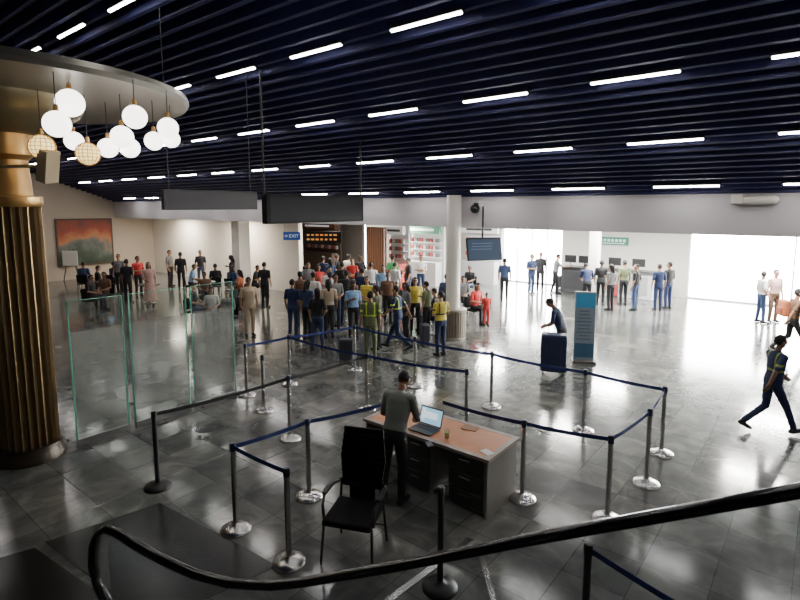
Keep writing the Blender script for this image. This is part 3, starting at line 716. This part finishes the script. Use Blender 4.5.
def waiting_chair(loc,rz):
    global chair0
    if chair0 is None:
        e=thing("waiting_chair","black waiting area chair with metal legs","chair",group="waiting area chairs")
        MB().box((0,0,.385),(.46,.44,.05)).obj("seat",FAB,e,bevel=.02); MB().box((0,-.23,.62),(.44,.04,.36),M=Matrix.Rotation(.14,3,'X')).obj("backrest",FAB,e,bevel=.02)
        for sx in(-1,1):
            for sy in(-1,1): MB().cyl((sx*.21,sy*.19,0),(sx*.2,sy*.18,.37),.016,n=8).obj("leg",CHROME,e)
        chair0=e; e.location=loc; e.rotation_euler=(0,0,rz); return e
    return clone(chair0,loc,rz)
def free(P,r):
    for x,y,q_ in OCC:
        if (P.x-x)**2+(P.y-y)**2<(r+q_)**2: return False
    if P.y>14.2 and P.x<-17.4 and P.x>XL and P.y<15.6: return False
    if P.y>21.9 and P.x>-12: return False
    return True
def person(arch,x,yh,face,h,shirt,pants,hair="short",hc=(.010,.008,.007),skin=None,accent=None,extra="",pos=None,grp=None,jit=True):
    k=h/1.72; top=hgt.get(arch,1.74)*k
    rad=.42 if arch in('sit','sitlook') else .24
    if pos: P=Vector((pos[0],pos[1],0))
    else:
        P=G(x,yh,top); P.z=0
        dirv=P.normalized(); lat=Vector((-dirv.y,dirv.x,0)); best=P
        for k_ in range(80):
            a=(k_//5); s=((a+1)//2)*(1 if a%2 else -1)*.22; l=(0,.15,-.15,.3,-.3)[k_%5]
            Q=P+dirv*s+lat*l
            if free(Q,rad): best=Q; break
        P=best
    OCC.append((P.x,P.y,rad))
    rz=YAW-math.radians(face+(random.uniform(-12,12) if jit else 0))
    a=AR[arch]; o=bpy.data.objects.new("person",a['body']); col.objects.link(o)
    o.location=P; o.rotation_euler=(0,0,rz); o.scale=(k,k,k)
    sk=skin or random.choice(SK); sh=colmat('cloth',shirt)
    ms=[colmat('skin',sk),sh,colmat('cloth',pants),colmat('shoe',BLK),colmat('dark',(.02,.012,.01)),colmat('cloth',accent) if accent else sh,colmat('skin',sk)]
    for i,m_ in enumerate(ms): o.material_slots[i].link='OBJECT'; o.material_slots[i].material=m_
    ho=bpy.data.objects.new("cap" if hair=="cap" else "hair",a['hair'][hair]); col.objects.link(ho); ho.parent=o
    ho.material_slots[0].link='OBJECT'; ho.material_slots[0].material=colmat('hair',hc)
    lb="person %s in long %s dress"%(POSE[arch],CN[shirt]) if arch=='dress' else "person %s in %s top, %s trousers%s"%(POSE[arch],CN.get(shirt,"dark"),CN.get(pants,"dark"),extra)
    meta(o,lb,"person",grp)
    if arch in('sit','sitlook'): waiting_chair(P,rz)
    return o
person('lean',0,0,26,1.68,SHG,BLK,pos=(-4.0,4.86),jit=False,extra=", using laptop",skin=SK[1])
person('walk',777,337,90,1.64,NAV,NAV,accent=DLM,jit=False,extra=", lime stripes",skin=SK[2])
person('lean',563,301,-60,1.68,NAV,BLK,jit=False,extra=" beside suitcase",hair="short")
grp="people queueing at barriers"
Q=[('stand',292,279,10,1.66,NAV,DEN,'short'),('phone',307,280,30,1.66,DEN,BLK,'long'),('stand',323,279,-10,1.66,BEI,BLK,'long'),('cross',335,274,150,1.7,GRY,DEN,'short'),
('turn',346,270,0,1.72,BLK,BLK,'short'),('phone',353,281,160,1.62,LBL,BLK,'long'),('phone',377,285,-80,1.68,MUT,BLK,'short'),
('stand',415,277,170,1.66,YEL,BLK,'long'),('turn',313,272,20,1.7,WHT,NAV,'short'),('stand',300,271,-20,1.7,BRN,BLK,'short'),('cross',329,267,170,1.68,WHT,DEN,'short'),
('stand',342,262,0,1.7,BLK,DEN,'short'),('phone',406,282,-120,1.6,GRY,BLK,'long'),('stand',388,272,180,1.64,BRN,BLK,'short'),('turn',362,268,40,1.68,NAV,DEN,'short'),
('sit',430,296,-60,1.66,BLK,DEN,'short'),('sit',420,290,-90,1.64,WHT,BLK,'long'),('phone',427,279,-60,1.6,OLV,BLK,'short'),
('stand',371,262,10,1.7,WHT,DEN,'short'),('cross',352,258,190,1.7,RED,BLK,'short'),('turn',337,254,100,1.68,BLK,BLK,'short'),('stand',323,256,0,1.7,NAV,BLK,'short'),
('sit',312,266,0,1.7,BLK,DEN,'short'),('sit',357,272,10,1.66,GRY,BLK,'long'),('sit',345,274,-20,1.6,BRN,BLK,'short'),('stand',308,262,170,1.66,GRY,BLK,'long'),
('stand',395,262,30,1.68,WHT,BLK,'short'),('phone',409,258,-90,1.7,BLK,DEN,'short'),('cross',421,255,180,1.7,WHT,NAV,'short'),('stand',437,276,20,1.66,DEN,BLK,'short'),('sit',392,284,180,1.6,BLK,DEN,'short'),
('phone',318,264,150,1.66,RED,BLK,'long'),('turn',330,272,60,1.68,LBL,BLK,'short'),('cross',367,276,200,1.64,YEL,DEN,'long'),('stand',383,265,170,1.68,LBL,BLK,'short'),('sit',405,270,-60,1.66,RED,DEN,'short'),
('sit',380,278,150,1.62,WHT,BLK,'long'),('stand',345,254,10,1.7,WHT,BLK,'short'),('phone',330,258,-30,1.68,DEN,BLK,'long'),('cross',360,255,160,1.7,BLK,DEN,'short'),('sit',415,266,-120,1.66,BLK,BLK,'short'),
('stand',400,256,0,1.7,GRN,BLK,'short'),('sit',328,276,-10,1.6,NAV,BLK,'long'),('turn',317,288,15,1.62,BLK,DEN,'long'),('sit',444,284,-60,1.6,WHT,NAV,'short')]
person('stand',364,291,0,1.68,OLV,OLV,accent=LIM,extra=", lime reflective bands",grp=grp,hair='cap')
person('walk',398,287,-70,1.68,NAV,NAV,accent=LIM,extra=", lime reflective bands",grp=grp)
person('cross',441,291,-30,1.62,YEL,NAV,accent=NAV,grp=grp)
for a in Q: person(a[0],a[1],a[2],a[3],a[4],a[5],a[6],a[7],grp=grp)
grp="people in the lounge seating"
for a in [('stand',248,277,160,1.70,BEI,BEI,'cap'),('stand',264,262,0,1.68,BLK,BLK,'short'),('sit',83,262,0,1.7,DEN,BLK,'short'),('sit',113,262,20,1.7,NAV,BLK,'short'),('sit',97,266,60,1.66,BLK,BRN,'short'),
('stand',126,259,0,1.7,BLK,BLK,'short'),('dress',148,261,150,1.64,PNK,PNK,'long'),('cross',137,256,120,1.68,RED,BLK,'short'),('stand',180,252,0,1.7,BLK,BLK,'short'),('sitlook',190,265,60,1.68,LBL,BLK,'short'),
('turn',200,250,180,1.7,BLK,DEN,'short'),('stand',169,250,90,1.7,GRY,BLK,'short'),('sit',215,264,-20,1.7,BLK,BLK,'short'),('sit',224,266,30,1.66,DEN,BLK,'long'),('sit',204,272,150,1.66,BRN,BLK,'short'),
('sit',211,287,170,1.6,WHT,BLK,'short'),('sit',232,282,-60,1.66,BLK,BLK,'short'),('sit',222,288,180,1.6,GRY,BLK,'long'),('sit',198,286,100,1.66,BLK,DEN,'short'),('sit',240,270,-90,1.66,ORG,BLK,'long'),
('stand',118,254,170,1.7,GRY,BLK,'short'),('sit',104,272,180,1.66,BRN,BLK,'long'),('sit',90,275,90,1.66,BLK,BLK,'short'),('sitlook',250,266,90,1.66,BLK,BLK,'short'),('phone',224,256,-90,1.66,BLK,DEN,'long')]:
    person(*a,grp=grp)
grp="travellers in the bright rear hall"
for a in [('stand',505,258,10,1.7,DEN,BLK,'short'),('cross',532,254,150,1.7,DEN,DEN,'short'),('stand',541,252,180,1.74,BLK,BLK,'short'),('reach',556,254,100,1.7,GRY,BLK,'short'),
('sitlook',475,283,150,1.66,RED,BLK,'long'),('sit',463,276,180,1.66,GRY,BLK,'short'),('sit',470,266,-150,1.6,BLK,DEN,'short'),('stand',482,290,170,1.05,RED,RED,'short'),
('lean',588,265,10,1.66,NAV,BLK,'short'),('stand',602,260,20,1.7,BLK,BLK,'short'),('phone',612,264,-20,1.66,GRY,BLK,'long'),('stand',625,260,0,1.7,OLV,BLK,'short'),('turn',637,264,-40,1.66,BLK,DEN,'short'),
('stand',660,264,0,1.66,NAV,NAV,'short'),('cross',670,262,-20,1.7,BLK,NAV,'short'),('turn',764,271,90,1.66,WHT,DEN,'short'),('stand',771,269,170,1.7,PNK,BRN,'short'),('walk',796,290,90,1.66,BRN,BLK,'short')]:
    o=person(*a,grp=grp)
R3=Matrix.Rotation(o.rotation_euler.z,3,'Z'); bp=o.location+R3@Vector((0,-.24,1.18))
e=thing("backpack","rust orange backpack worn by walking person","backpack",loc=bp,rz=o.rotation_euler.z)
MB().box((0,0,0),(.30,.16,.42)).obj("bag",mat("rust_nylon",(.40,.12,.05),.7),e,bevel=.05); MB().box((0,-.09,-.08),(.22,.06,.2)).obj("front_pocket",mat("rust_nylon_dark",(.25,.07,.03),.7),e,bevel=.02)
# ---------------- lights ----------------
def area(name,loc,sx,sy,power,color=(1,1,1),rot=(0,0,0)):
    l=bpy.data.lights.new(name,'AREA'); l.shape='RECTANGLE'; l.size=sx; l.size_y=sy; l.energy=power; l.color=color
    o=bpy.data.objects.new(name,l); col.objects.link(o); o.location=loc; o.rotation_euler=rot; return o
for X in(-26,-21,-16,-11,-6,-1):  # fill lamps added under the soffit to brighten the rear hall, no fixtures
    area("soffit_fill",(X,13.9 if X<-18 else 15.5,SOF-.03),1.2,.3,200 if X<-10 else 420,(1,.87,.72) if X<-12 else (1,.96,.9))
    if X>-20: area("soffit_fill",(X,20,SOF-.03),1.2,.3,260 if X<-14 else 700,(1,.93,.84) if X<-14 else (1,.98,.95))
w=bpy.data.worlds.new("daylight"); scene.world=w; w.use_nodes=True
bg=w.node_tree.nodes["Background"]; bg.inputs[0].default_value=(1,.985,.96,1); bg.inputs[1].default_value=75.0
